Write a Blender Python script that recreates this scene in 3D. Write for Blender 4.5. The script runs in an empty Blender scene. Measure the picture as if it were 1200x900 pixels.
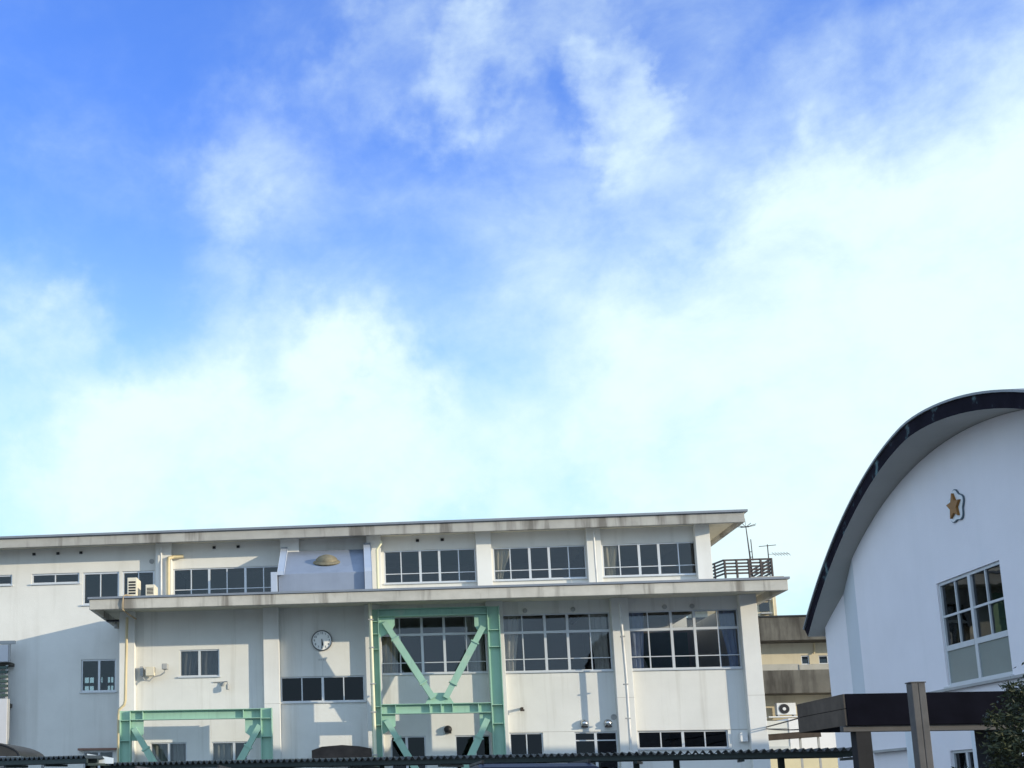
import bpy, bmesh, math, random
from mathutils import Vector, Matrix
random.seed(7)
R = math.radians
C = bpy.context.scene.collection
scene = bpy.context.scene

# ------------------------------------------------------------------ camera
FPX, CX, CY = 1422.0, 236.9, 692.1            # focal length and principal point, pixels of a 1200 wide picture
PITCH, YAW, ROLL, CAMZ = 0.17277867, 0.13127016, 0.0071760, 1.6
_f = Vector((-math.sin(YAW)*math.cos(PITCH), math.cos(YAW)*math.cos(PITCH), math.sin(PITCH)))
_r = Vector((math.cos(YAW), math.sin(YAW), 0.0))
_d = _f.cross(_r)
_rr = _r*math.cos(ROLL) + _d*math.sin(ROLL)
_dd = -_r*math.sin(ROLL) + _d*math.cos(ROLL)
cam = bpy.data.cameras.new("camera"); camo = bpy.data.objects.new("camera", cam); C.objects.link(camo)
cam.sensor_fit = 'HORIZONTAL'; cam.sensor_width = 36.0; cam.lens = FPX/1200*36
cam.shift_x = (600-CX)/1200; cam.shift_y = (CY-450)/1200
cam.clip_start = 0.1; cam.clip_end = 3000
m = Matrix((( _rr.x, -_dd.x, -_f.x, 0), (_rr.y, -_dd.y, -_f.y, 0), (_rr.z, -_dd.z, -_f.z, CAMZ), (0, 0, 0, 1)))
camo.matrix_world = m
scene.camera = camo
def direction(px, py):
    return (_rr*((px-CX)/FPX) + _dd*((py-CY)/FPX) + _f).normalized()

# ------------------------------------------------------------------ light
SUN = Vector((4.0, -1.9, 0.82)).normalized()          # towards the sun
sl = bpy.data.lights.new("sun", 'SUN'); sl.energy = 3.6; sl.angle = R(0.5); sl.color = (1.0, 0.88, 0.66)
so = bpy.data.objects.new("sun", sl); C.objects.link(so)
so.rotation_euler = SUN.to_track_quat('Z', 'Y').to_euler(); so.location = (60, -30, 40)
scene.view_settings.view_transform = 'Standard'; scene.view_settings.look = 'None'
scene.view_settings.exposure = 0.4; scene.view_settings.gamma = 1.0
try: scene.view_settings.use_curve_mapping = False
except Exception: pass
scene.cycles.max_bounces = 6; scene.cycles.transparent_max_bounces = 16

world = bpy.data.worlds.new("World"); scene.world = world; world.use_nodes = True
nt = world.node_tree; nt.nodes.clear()
def N(t, **k):
    n = nt.nodes.new(t)
    for a, b in k.items(): setattr(n, a, b)
    return n
def L(a, b): nt.links.new(a, b)
def M2(op, a, b, clamp=False):
    n = N('ShaderNodeMath', operation=op, use_clamp=clamp)
    for i, v in enumerate((a, b)):
        if v is None: continue
        if isinstance(v, (int, float)): n.inputs[i].default_value = v
        else: L(v, n.inputs[i])
    return n.outputs[0]
out = N('ShaderNodeOutputWorld'); bg = N('ShaderNodeBackground'); bg.inputs['Strength'].default_value = 0.10
L(bg.outputs[0], out.inputs[0])
sky = N('ShaderNodeTexSky', sky_type='NISHITA'); sky.sun_disc = False
sky.sun_elevation = math.asin(SUN.z); sky.sun_rotation = math.atan2(SUN.x, SUN.y)
sky.altitude = 50; sky.air_density = 1.0; sky.dust_density = 0.6; sky.ozone_density = 2.5
tc = N('ShaderNodeTexCoord'); gen = tc.outputs['Generated']
sep = N('ShaderNodeSeparateXYZ'); L(gen, sep.inputs[0]); dz = sep.outputs[2]
def noise(vec, scale, detail=8, rough=0.55, off=(0, 0, 0), sc=(1, 1, 1)):
    mp = N('ShaderNodeMapping'); mp.inputs['Location'].default_value = off; mp.inputs['Scale'].default_value = sc
    L(vec, mp.inputs[0])
    n = N('ShaderNodeTexNoise'); n.inputs['Scale'].default_value = scale; n.inputs['Detail'].default_value = detail
    n.inputs['Roughness'].default_value = rough; n.inputs['Distortion'].default_value = 0.25
    L(mp.outputs[0], n.inputs['Vector']); return n.outputs['Fac']
def smooth(v, a, b, c=0.0, d=1.0):
    n = N('ShaderNodeMapRange', interpolation_type='SMOOTHSTEP'); L(v, n.inputs['Value'])
    for i, q in zip(('From Min', 'From Max', 'To Min', 'To Max'), (a, b, c, d)): n.inputs[i].default_value = q
    return n.outputs[0]
n_big = noise(gen, 5.0, 10, 0.60, (3.1, 1.7, 0.4), (1, 1, 1.5))
n_mid = noise(gen, 14.0, 10, 0.62, (7.3, 4.2, 2.0), (1, 1, 1.35))
# where the clouds stand in the sky (directions), with angular size and weight
CLOUDS = [                                                   # bank low on the left
 (290, 570, 215, .44), (90, 560, 200, .40), (430, 525, 120, .40), (200, 620, 200, .30), (430, 480, 60, .20), (520, 570, 140, .15), (250, 420, 60, .08),
 # bank on the right
 (1130, 370, 210, .62), (970, 470, 200, .46), (820, 560, 220, .40), (1180, 270, 80, .16), (1000, 600, 220, .40), (700, 500, 170, .14), (1190, 440, 200, .3),
 # wisps higher up
 (480, 70, 80, .22), (535, 100, 60, .24), (590, 50, 90, .20), (430, 60, 60, .12), (705, 75, 44, .24), (728, 115, 40, .22), (745, 150, 40, .06), (660, 30, 70, .14),
 (265, 165, 80, .14), (315, 190, 90, .16), (230, 215, 60, .10), (245, 320, 50, .16), (30, 345, 80, .30), (95, 350, 40, .16), (40, 415, 60, .14), (70, 140, 100, .10),
 (1000, 100, 110, .10), (950, 170, 120, .10), (860, 200, 120, .08), (850, 270, 140, .03), (1130, 70, 130, .10), (800, 60, 110, .12), (1170, 20, 90, .10),
 (960, 110, 330, .12), (560, 220, 260, .03), (620, 310, 190, .10), (470, 310, 160, .08), (720, 230, 110, .10), (150, 270, 130, .11), (670, 390, 200, .12), (350, 300, 160, .06),
 (675, 125, 45, -.20), (850, 110, 50, -.06), (75, 435, 60, -.14), (500, 165, 60, -.08), (170, 385, 90, -.10),
]
def warp(vec, scale, amt, detail):
    n = N('ShaderNodeTexNoise'); n.inputs['Scale'].default_value = scale; n.inputs['Detail'].default_value = detail; n.inputs['Roughness'].default_value = 0.6
    L(gen, n.inputs['Vector'])
    a = N('ShaderNodeVectorMath', operation='SUBTRACT'); L(n.outputs['Color'], a.inputs[0]); a.inputs[1].default_value = (.5, .5, .5)
    b = N('ShaderNodeVectorMath', operation='SCALE'); L(a.outputs[0], b.inputs[0]); b.inputs['Scale'].default_value = amt
    c = N('ShaderNodeVectorMath', operation='ADD'); L(vec, c.inputs[0]); L(b.outputs[0], c.inputs[1]); return c.outputs[0]
wv = warp(warp(gen, 7.0, 0.17, 5), 26.0, 0.07, 6)
wn = N('ShaderNodeVectorMath', operation='NORMALIZE'); L(wv, wn.inputs[0])
acc = None
for (px, py, rad, w) in CLOUDS:
    d = direction(px, py)
    vm = N('ShaderNodeVectorMath', operation='DOT_PRODUCT'); L(wn.outputs[0], vm.inputs[0]); vm.inputs[1].default_value = d
    ang = rad/FPX*0.92
    o_ = smooth(vm.outputs['Value'], math.cos(ang*1.45), math.cos(ang*0.15), 0, w)
    acc = o_ if acc is None else M2('ADD', acc, o_)
# broken cloud added outside the view, behind and beside the viewer, to raise ambient light
vm = N('ShaderNodeVectorMath', operation='DOT_PRODUCT'); L(gen, vm.inputs[0]); vm.inputs[1].default_value = direction(600, 300)
acc = M2('ADD', acc, smooth(vm.outputs['Value'], 0.84, 0.45, 0.13, 1.0))
off = smooth(vm.outputs['Value'], 0.80, 0.30)
cov = M2('MINIMUM', M2('MULTIPLY', acc, 0.80), 0.85)
nz = M2('SUBTRACT', M2('ADD', M2('MULTIPLY', n_big, 0.6), M2('MULTIPLY', n_mid, 0.4)), 0.5)
dens = M2('ADD', cov, M2('MULTIPLY', nz, M2('ADD', M2('MULTIPLY', cov, 1.1), 1.0)))
clf = M2('POWER', smooth(dens, -0.08, 1.05), 1.35)
hzf = smooth(dz, 0.52, 0.17, 0.0, 0.85)          # paler towards the horizon
tint = N('ShaderNodeMix', data_type='RGBA', blend_type='MULTIPLY'); tint.inputs['Factor'].default_value = 1.0
L(sky.outputs[0], tint.inputs['A']); tint.inputs['B'].default_value = (1.48, 1.98, 3.5, 1)
mxh = N('ShaderNodeMix', data_type='RGBA'); L(hzf, mxh.inputs['Factor']); L(tint.outputs['Result'], mxh.inputs['A'])
mxh.inputs['B'].default_value = (4.6, 7.5, 8.2, 1)
mxc = N('ShaderNodeMix', data_type='RGBA'); L(clf, mxc.inputs['Factor']); L(mxh.outputs['Result'], mxc.inputs['A'])
lit = N('ShaderNodeMix', data_type='RGBA'); L(off, lit.inputs['Factor']); lit.inputs['A'].default_value = (6.6, 8.1, 8.4, 1); lit.inputs['B'].default_value = (6.2, 8.2, 10.6, 1)   # bluer colour for the added cloud out of view, sets the ambient light
L(lit.outputs['Result'], mxc.inputs['B'])
L(mxc.outputs['Result'], bg.inputs['Color'])

# ------------------------------------------------------------------ materials
MATS = {}
def mat(name, col, rough=0.8, var=0.08, vscale=1.5, streak=0.0, streakcol=(0.10, 0.09, 0.08), sscale=(2.2, 2.2, 0.16),
        metal=0.0, bump=0.0, bscale=60, spec=0.3, spot=0.0, spotcol=(0.2, 0.1, 0.05), spotscale=2.0, sthr=(0.52, 0.75)):
    if name in MATS: return MATS[name]
    mt = bpy.data.materials.new(name); mt.use_nodes = True; t = mt.node_tree
    p = t.nodes['Principled BSDF']; p.inputs['Roughness'].default_value = rough; p.inputs['Metallic'].default_value = metal
    p.inputs['Specular IOR Level'].default_value = spec
    g = t.nodes.new('ShaderNodeNewGeometry')
    def nse(scale, detail, sc=(1, 1, 1), rgh=0.6):
        mp = t.nodes.new('ShaderNodeMapping'); mp.inputs['Scale'].default_value = sc
        t.links.new(g.outputs['Position'], mp.inputs[0])
        n = t.nodes.new('ShaderNodeTexNoise'); n.inputs['Scale'].default_value = scale; n.inputs['Detail'].default_value = detail
        n.inputs['Roughness'].default_value = rgh
        t.links.new(mp.outputs[0], n.inputs['Vector']); return n.outputs['Fac']
    def mr(v, a, b, c, d):
        n = t.nodes.new('ShaderNodeMapRange'); t.links.new(v, n.inputs['Value'])
        for i, q in zip(('From Min', 'From Max', 'To Min', 'To Max'), (a, b, c, d)): n.inputs[i].default_value = q
        return n.outputs[0]
    def mix(f, a, b):
        n = t.nodes.new('ShaderNodeMix'); n.data_type = 'RGBA'; t.links.new(f, n.inputs['Factor'])
        for s, v in (('A', a), ('B', b)):
            if isinstance(v, tuple): n.inputs[s].default_value = (*v[:3], 1)
            else: t.links.new(v, n.inputs[s])
        return n.outputs['Result']
    lo = tuple(c*(1-var) for c in col); hi = tuple(min(1, c*(1+var)) for c in col)
    c = mix(mr(nse(vscale, 6), 0.3, 0.7, 0, 1), lo, hi)
    if streak: c = mix(mr(nse(1.0, 5, sscale), sthr[0], sthr[1], 0, streak), c, streakcol)
    if spot: c = mix(mr(nse(spotscale, 7), 0.58, 0.72, 0, spot), c, spotcol)
    t.links.new(c, p.inputs['Base Color'])
    if bump:
        b = t.nodes.new('ShaderNodeBump'); b.inputs['Strength'].default_value = bump; b.inputs['Distance'].default_value = 0.02
        t.links.new(nse(bscale, 4), b.inputs['Height']); t.links.new(b.outputs[0], p.inputs['Normal'])
    MATS[name] = mt; return mt

def glass(name, tint, refl=0.06, rough=0.008, wav=0.02):
    mt = bpy.data.materials.new(name); mt.use_nodes = True; t = mt.node_tree; t.nodes.clear()
    o = t.nodes.new('ShaderNodeOutputMaterial'); mx = t.nodes.new('ShaderNodeMixShader')
    tr = t.nodes.new('ShaderNodeBsdfTransparent'); tr.inputs[0].default_value = (*tint, 1)
    gl = t.nodes.new('ShaderNodeBsdfGlossy'); gl.inputs['Roughness'].default_value = rough; gl.inputs[0].default_value = (.9, .95, 1, 1)
    lw = t.nodes.new('ShaderNodeLayerWeight'); lw.inputs['Blend'].default_value = 0.5
    pw = t.nodes.new('ShaderNodeMath'); pw.operation = 'POWER'; t.links.new(lw.outputs['Facing'], pw.inputs[0]); pw.inputs[1].default_value = 4.0
    mu = t.nodes.new('ShaderNodeMath'); mu.operation = 'MULTIPLY_ADD'; t.links.new(pw.outputs[0], mu.inputs[0]); mu.inputs[1].default_value = 0.7; mu.inputs[2].default_value = refl
    g = t.nodes.new('ShaderNodeNewGeometry'); n = t.nodes.new('ShaderNodeTexNoise'); n.inputs['Scale'].default_value = 1.6
    t.links.new(g.outputs['Position'], n.inputs['Vector'])
    b = t.nodes.new('ShaderNodeBump'); b.inputs['Strength'].default_value = wav; b.inputs['Distance'].default_value = 0.1
    t.links.new(n.outputs['Fac'], b.inputs['Height']); t.links.new(b.outputs[0], gl.inputs['Normal'])
    t.links.new(mu.outputs[0], mx.inputs[0]); t.links.new(tr.outputs[0], mx.inputs[1]); t.links.new(gl.outputs[0], mx.inputs[2])
    t.links.new(mx.outputs[0], o.inputs[0]); return mt

WALL = mat('cream_wall_paint', (.68, .675, .64), .85, .06, .7, streak=.30, streakcol=(.40, .38, .33), sscale=(3.5, 3.5, .14), sthr=(.54, .68), spot=.35, spotcol=(.76, .75, .71), spotscale=.6, bump=.25, bscale=35)
WALLU = mat('weathered_upper_wall_paint', (.66, .65, .61), .85, .06, .7, streak=.22, streakcol=(.32, .30, .25), bump=.25, bscale=35)
PIL = mat('pilaster_paint', (.70, .695, .665), .85, .05, .8, streak=.14, streakcol=(.4, .37, .32), bump=.2, bscale=35)
CONC = mat('stained_concrete', (.47, .45, .40), .9, .14, 1.2, streak=.72, streakcol=(.11, .095, .08), sscale=(1.5, 1.5, .14), bump=.4, bscale=25, spot=.35, spotcol=(.30, .27, .22), spotscale=1.6, sthr=(.53, .66))
CONCR = mat('dark_stained_roof_concrete', (.36, .35, .32), .9, .14, 1.2, streak=.72, streakcol=(.09, .08, .07), sscale=(1.5, 1.5, .14), bump=.4, bscale=25, spot=.35, spotcol=(.22, .20, .17), spotscale=1.6, sthr=(.52, .64))
SOFF = mat('soffit_paint', (.62, .58, .47), .9, .07, .8, spot=.3, spotcol=(.4, .36, .28))
CAP = mat('metal_drip_edge', (.22, .24, .27), .5, .1, 2, metal=.3)
ALU = mat('aluminium_frame', (.58, .60, .62), .45, .04, 3, metal=.25)
GREEN = mat('green_steel_paint', (.29, .47, .36), .65, .08, 1.2, streak=.38, streakcol=(.17, .27, .22), sscale=(6, 6, .5), spot=.55, spotcol=(.41, .50, .39), spotscale=1.8)
BLUE = mat('pale_blue_paint', (.215, .252, .325), .85, .08, 1, streak=.35, streakcol=(.15, .18, .24), bump=.15)
BRONZE = mat('weathered_bronze', (.20, .17, .11), .6, .25, 4, metal=.3)
PIPEY = mat('yellowed_pipe', (.56, .47, .29), .5, .1, 2, streak=.3, streakcol=(.4, .3, .15), sscale=(8, 8, .8))
PIPEW = mat('white_peeling_pipe', (.66, .65, .62), .6, .08, 3, streak=.5, streakcol=(.2, .18, .16), sscale=(8, 8, 1.8))
PIPEC = mat('cream_pipe', (.66, .64, .46), .5, .06, 2)
GYM = mat('white_gym_wall', (.79, .755, .77), .85, .04, .5, streak=.10, streakcol=(.58, .58, .57), sscale=(1.8, 1.8, .10), spot=.25, spotcol=(.74, .75, .80), spotscale=.8, bump=.25, bscale=40)
GYML = mat('white_gym_wall_low', (.66, .70, .73), .85, .05, .8, streak=.15, streakcol=(.4, .42, .42), bump=.2)
GYMS = mat('grey_gym_strip', (.60, .63, .66), .85, .04, .5, streak=.12, streakcol=(.4, .42, .42), bump=.2)
FASC = mat('dark_copper_fascia', (.012, .010, .016), .9, .3, 1.5, spot=1.0, spotcol=(.17, .27, .28), spotscale=1.5, spec=.06)
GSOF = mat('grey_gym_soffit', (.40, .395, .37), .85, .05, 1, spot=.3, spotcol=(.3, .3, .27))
ROOFM = mat('grey_roof_sheet', (.25, .26, .27), .6, .1, 1)
BLACK = mat('black_porch_paint', (.006, .006, .010), .95, .3, 2, spec=.04)
BROWN = mat('weathered_brown_board', (.11, .088, .07), .9, .2, 2, spec=.08, streak=.3, streakcol=(.03, .028, .025), sscale=(2, 2, .5))
GREYW = mat('grey_weathered_post', (.098, .092, .088), .85, .2, 3, streak=.5, streakcol=(.10, .09, .08), sscale=(9, 9, .6), bump=.3)
DKPOST = mat('dark_post_paint', (.020, .019, .020), .9, .2, 3)
CARP = mat('dark_corrugated_sheet', (.035, .045, .045), .55, .25, 3, spot=.3, spotcol=(.10, .10, .09))
CARB = mat('dark_green_steel', (.028, .042, .04), .5, .2, 2)
RAIL = mat('brown_rail_paint', (.07, .055, .05), .6, .2, 3)
BEIGE = mat('beige_rear_wall', (.58, .51, .37), .85, .08, .5, streak=.35, streakcol=(.3, .24, .16), spot=.3, spotcol=(.42, .34, .22), spotscale=.8)
RCONC = mat('dark_rear_concrete', (.125, .115, .095), .95, .25, .8, streak=.75, streakcol=(.035, .03, .025), sscale=(1.6, 1.6, .25), sthr=(.45, .65))
RSTAIN = mat('patchy_rear_concrete', (.42, .40, .35), .95, .15, .8, spot=.7, spotcol=(.2, .18, .14), spotscale=1.4, streak=.4)
ANNEX = mat('white_annex_wall', (.74, .73, .72), .85, .03, .6, streak=.1, streakcol=(.5, .5, .5))
ANNG = mat('grey_annex_board', (.46, .48, .47), .8, .06, 1)
YEL = mat('pale_yellow_wall', (.62, .55, .36), .85, .06, 1)
DARKM = mat('black_metal', (.02, .02, .022), .5, .2, 3)
WHITEM = mat('white_enamel', (.72, .72, .70), .45, .04, 3)
CREAMM = mat('cream_enamel', (.66, .60, .47), .5, .06, 3)
GREYM = mat('grey_metal', (.36, .36, .35), .5, .1, 3)
STEEL = mat('stainless_steel', (.55, .55, .55), .22, .05, 3, metal=1.0)
CURT = mat('cream_curtain', (.66, .62, .50), .9, .06, 4)
CURW = mat('white_curtain', (.72, .72, .70), .9, .06, 4)
CURB = mat('pale_blue_curtain', (.45, .55, .78), .9, .06, 4)
CURG = mat('grey_green_curtain', (.34, .38, .38), .9, .08, 4)
CURD = mat('dark_grey_curtain', (.16, .18, .20), .9, .1, 4)
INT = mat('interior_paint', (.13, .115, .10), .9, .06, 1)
BOARD = mat('green_chalkboard', (.03, .09, .06), .7, .1, 1)
GLASS = glass('window_glass', (.74, .74, .73), .040)
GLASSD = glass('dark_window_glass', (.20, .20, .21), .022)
FROST = mat('frosted_glass', (.19, .22, .21), .35, .05, 2, spec=.5)
AMBER = mat('amber_star', (.28, .13, .03), .5, .15, 12, spot=.4, spotcol=(.25, .10, .02), spotscale=14)
CLOCKW = mat('clock_face_white', (.88, .88, .86), .5, .02, 3)
PANEL = mat('pale_plastic_panel', (.62, .68, .72), .5, .04, 2)
ARCHB = mat('brown_plastic_roof', (.10, .075, .055), .4, .2, 1.5, streak=.3, streakcol=(.16, .12, .08), sscale=(3, .3, 3))
RUST = mat('rusty_brown_sheet', (.055, .042, .034), .8, .3, 3)
BARK = mat('bark', (.09, .07, .05), .9, .3, 8)
LEAF = mat('dark_leaf', (.030, .038, .018), .6, .35, 6)
LEAF2 = mat('light_leaf', (.065, .068, .028), .6, .3, 6)
NAVY = mat('navy_car_paint', (.008, .010, .025), .45, .1, 2, spec=.25)
VWHITE = mat('white_car_paint', (.75, .77, .80), .3, .02, 2, spec=.6)
TYRE = mat('tyre_rubber', (.02, .02, .02), .9)
TAIL = mat('red_tail_lens', (.35, .01, .01), .3)
ASPH = mat('asphalt', (.05, .05, .05), .95, .2, 3, spot=.3, spotcol=(.07, .07, .066), spotscale=.7)
CARGLASS = mat('tinted_car_glass', (.012, .014, .016), .08, .1, 2, spec=.8)

# ------------------------------------------------------------------ mesh builder
class MB:
    def __init__(s): s.v = []; s.f = []
    def quad(s, *p):
        n = len(s.v); s.v += [tuple(q) for q in p]; s.f.append(tuple(range(n, n+len(p))))
    def box(s, x0, x1, y0, y1, z0, z1):
        n = len(s.v)
        s.v += [(x0, y0, z0), (x1, y0, z0), (x1, y1, z0), (x0, y1, z0), (x0, y0, z1), (x1, y0, z1), (x1, y1, z1), (x0, y1, z1)]
        s.f += [tuple(n+i for i in q) for q in ((3, 2, 1, 0), (4, 5, 6, 7), (0, 1, 5, 4), (1, 2, 6, 5), (2, 3, 7, 6), (3, 0, 4, 7))]
        return s
    def bar(s, p, q, w, h, up=(0, 0, 1)):
        p, q = Vector(p), Vector(q); d = (q-p).normalized(); a = d.cross(Vector(up))
        if a.length < 1e-4: a = d.cross(Vector((1, 0, 0)))
        a.normalize(); b = a.cross(d).normalized(); n = len(s.v)
        for c in (p, q):
            for i, j in ((-1, -1), (1, -1), (1, 1), (-1, 1)): s.v.append(tuple(c + a*(i*w/2) + b*(j*h/2)))
        s.f += [tuple(n+i for i in k) for k in ((3, 2, 1, 0), (4, 5, 6, 7), (0, 1, 5, 4), (1, 2, 6, 5), (2, 3, 7, 6), (3, 0, 4, 7))]
        return s
    def tube(s, pts, r, seg=10, r2=None):
        pts = [Vector(p) for p in pts]; n0 = len(s.v); N_ = len(pts)
        prev = None
        for i, p in enumerate(pts):
            d = (pts[min(i+1, N_-1)] - pts[max(i-1, 0)]).normalized()
            if prev is None:
                a = d.cross(Vector((0, 0, 1)));
                if a.length < 1e-3: a = Vector((1, 0, 0))
            else: a = prev - d*prev.dot(d)
            a.normalize(); prev = a; b = d.cross(a)
            rr = r if r2 is None else r + (r2-r)*i/(N_-1)
            for k in range(seg):
                t = 2*math.pi*k/seg; s.v.append(tuple(p + a*(math.cos(t)*rr) + b*(math.sin(t)*rr)))
        for i in range(N_-1):
            for k in range(seg):
                s.f.append((n0+i*seg+k, n0+i*seg+(k+1) % seg, n0+(i+1)*seg+(k+1) % seg, n0+(i+1)*seg+k))
        s.f.append(tuple(n0+k for k in reversed(range(seg)))); s.f.append(tuple(n0+(N_-1)*seg+k for k in range(seg)))
        return s
    def lathe(s, c, axis, prof, seg=24):
        c = Vector(c); ax = Vector(axis).normalized(); a = ax.orthogonal().normalized(); b = ax.cross(a); n0 = len(s.v)
        for (r, h) in prof:
            for k in range(seg):
                t = 2*math.pi*k/seg; s.v.append(tuple(c + ax*h + a*(math.cos(t)*r) + b*(math.sin(t)*r)))
        for i in range(len(prof)-1):
            for k in range(seg):
                s.f.append((n0+i*seg+k, n0+i*seg+(k+1) % seg, n0+(i+1)*seg+(k+1) % seg, n0+(i+1)*seg+k))
        s.f.append(tuple(n0+k for k in reversed(range(seg)))); s.f.append(tuple(n0+(len(prof)-1)*seg+k for k in range(seg)))
        return s
    def prism(s, poly, fn, d0, d1):
        n = len(s.v); k = len(poly)
        s.v += [tuple(fn(u, w, d0)) for u, w in poly] + [tuple(fn(u, w, d1)) for u, w in poly]
        s.f.append(tuple(range(n, n+k))); s.f.append(tuple(reversed(range(n+k, n+2*k))))
        for i in range(k): s.f.append((n+i, n+(i+1) % k, n+k+(i+1) % k, n+k+i))
        return s
    def wall(s, cuts, z0f, ztf, openings, fn, d0, d1):
        """a wall with real openings: u along it, d through it"""
        us = set(cuts)
        for (a, b, c, d) in openings: us |= {a, b}
        us = sorted(us); lo, hi = us[0], us[-1]
        for a, b in zip(us, us[1:]):
            mid = (a+b)/2; zs = sorted((o[2], o[3]) for o in openings if o[0] <= mid <= o[1])
            zb = z0f(mid); segs = []; bot = (zb, zb)
            for (c, d) in zs: segs.append((bot, (c, c))); bot = (d, d)
            segs.append((bot, (ztf(a), ztf(b))))
            for (bt, tp) in segs:
                s.quad(fn(a, d0, bt[0]), fn(b, d0, bt[1]), fn(b, d0, tp[1]), fn(a, d0, tp[0]))
                s.quad(fn(b, d1, bt[1]), fn(a, d1, bt[0]), fn(a, d1, tp[0]), fn(b, d1, tp[1]))
                s.quad(fn(a, d0, tp[0]), fn(b, d0, tp[1]), fn(b, d1, tp[1]), fn(a, d1, tp[0]))
                s.quad(fn(a, d0, bt[0]), fn(a, d1, bt[0]), fn(b, d1, bt[1]), fn(b, d0, bt[1]))
        for (a, b, c, d) in openings:
            for u in (a, b): s.quad(fn(u, d0, c), fn(u, d1, c), fn(u, d1, d), fn(u, d0, d))
        for u in (lo, hi):
            s.quad(fn(u, d0, z0f(u)), fn(u, d1, z0f(u)), fn(u, d1, ztf(u)), fn(u, d0, ztf(u)))
        return s
    def build(s, name, material, parent=None, loc=None, smooth=False, bevel=0.0, label=None):
        off = Vector((0, 0, 0))
        if parent is not None:
            q = parent
            while q is not None: off += q.location; q = q.parent
        if loc is not None: off += Vector(loc)
        me = bpy.data.meshes.new(name)
        me.from_pydata([tuple(Vector(p)-off) for p in s.v], [], s.f); me.update()
        o = bpy.data.objects.new(name, me); C.objects.link(o)
        mats = material if isinstance(material, (list, tuple)) else [material]
        for q in mats: me.materials.append(q)
        if parent is not None: o.parent = parent
        if loc is not None: o.location = loc
        if smooth:
            for p in me.polygons: p.use_smooth = True
            try: me.set_sharp_from_angle(angle=R(40))
            except Exception: pass
        if bevel:
            b = o.modifiers.new('bevel', 'BEVEL'); b.width = bevel; b.segments = 2; b.limit_method = 'ANGLE'; b.angle_limit = R(40)
        if label: o['label'] = label
        return o

def tag(o, label, cat, group=None):
    o['label'] = label; o['category'] = cat
    if group: o['group'] = group
    return o
def thing(name, label, cat, loc, group=None):
    o = bpy.data.objects.new(name, None); C.objects.link(o); o.location = loc; o.empty_display_size = .3
    return tag(o, label, cat, group)
def copy_tree(o, parent=None):
    c = o.copy(); C.objects.link(c)
    if parent is not None: c.parent = parent
    for ch in list(o.children): copy_tree(ch, c)
    return c
FR = lambda u, d, z: (u, d, z)          # wall facing the camera: u = x, d = y
GB = lambda u, d, z: (d, u, z)          # gable wall: u = y, d = x

# ------------------------------------------------------------------ ground
g = MB(); g.quad((-900, -300, 0), (900, -300, 0), (900, 1800, 0), (-900, 1800, 0))
o = g.build('ground', mat('pale_yard', (.20, .19, .175), .95, .15, 1.5, spot=.3, spotcol=(.22, .20, .17))); o['kind'] = 'structure'; tag(o, 'flat school yard ground in front of the buildings', 'ground')
k = MB(); k.box(-24, 14.6, 42.0, 44.9, 0, .12)
o = k.build('pavement', CONC); o['kind'] = 'structure'; tag(o, 'concrete strip along the foot of the long building', 'pavement')

# ------------------------------------------------------------------ window
def window(root, x0, x1, z0, z1, face, thin=(), thick=(), rows=(), fn=FR, sgn=1, glassm=None, curtains=(), sill=True, frame=.045, rec=.10, label=None):
    """face = outer wall plane; glass sits rec behind it (sgn = direction into the wall)"""
    def bx(mb, u0, u1, d0, d1, za, zb):
        a, b = face+sgn*d0, face+sgn*d1
        p, q = fn(u0, a, za), fn(u1, b, zb)
        mb.box(min(p[0], q[0]), max(p[0], q[0]), min(p[1], q[1]), max(p[1], q[1]), za, zb)
    f = MB(); d0, d1 = rec-.05, rec+.05; e = .004
    bx(f, x0+e, x0+frame, d0, d1, z0+e, z1-e); bx(f, x1-frame, x1-e, d0, d1, z0+e, z1-e)
    bx(f, x0+frame, x1-frame, d0, d1, z1-frame, z1-e); bx(f, x0+frame, x1-frame, d0, d1, z0+e, z0+frame)
    for t in thin: bx(f, t-.020, t+.020, d0+.012, d1-.012, z0+frame, z1-frame)
    for t in thick: bx(f, t-.045, t+.045, d0+.003, d1-.003, z0+frame, z1-frame)
    for (z, h) in rows: bx(f, x0+frame, x1-frame, d0+.007, d1-.007, z-h/2, z+h/2)
    w = f.build('window', ALU, root, label=label)
    p = MB(); bx(p, x0+frame*.5, x1-frame*.5, rec-.006, rec+.006, z0+frame*.5, z1-frame*.5); p.build('pane', glassm or GLASS, w)
    if sill:
        s_ = MB(); bx(s_, x0-.05, x1+.05, -.07, rec-.055, z0-.05, z0-.003); s_.build('sill', ALU, w)
    for (u0, u1, w0, w1, m_) in curtains:           # u0..u1 at top, w0..w1 at the bottom
        c = MB(); n = max(8, int(abs(u1-u0)/.035)); nz_ = 8
        for i in range(n):
            for j in range(nz_):
                def P(i, j):
                    s = i/n; t = j/nz_; tt = t*t*(3-2*t)
                    u = (u0+(u1-u0)*s)*(1-tt) + (w0+(w1-w0)*s)*tt
                    d = rec+.13 + .045*math.sin(s*n*1.05) + .012*math.sin(s*37+t*5)
                    return fn(u, face+sgn*d, z1-.02-(z1-z0-.06)*t)
                c.quad(P(i, j), P(i+1, j), P(i+1, j+1), P(i, j+1))
        c.build('curtain', m_, w, smooth=True)
    return w

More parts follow.
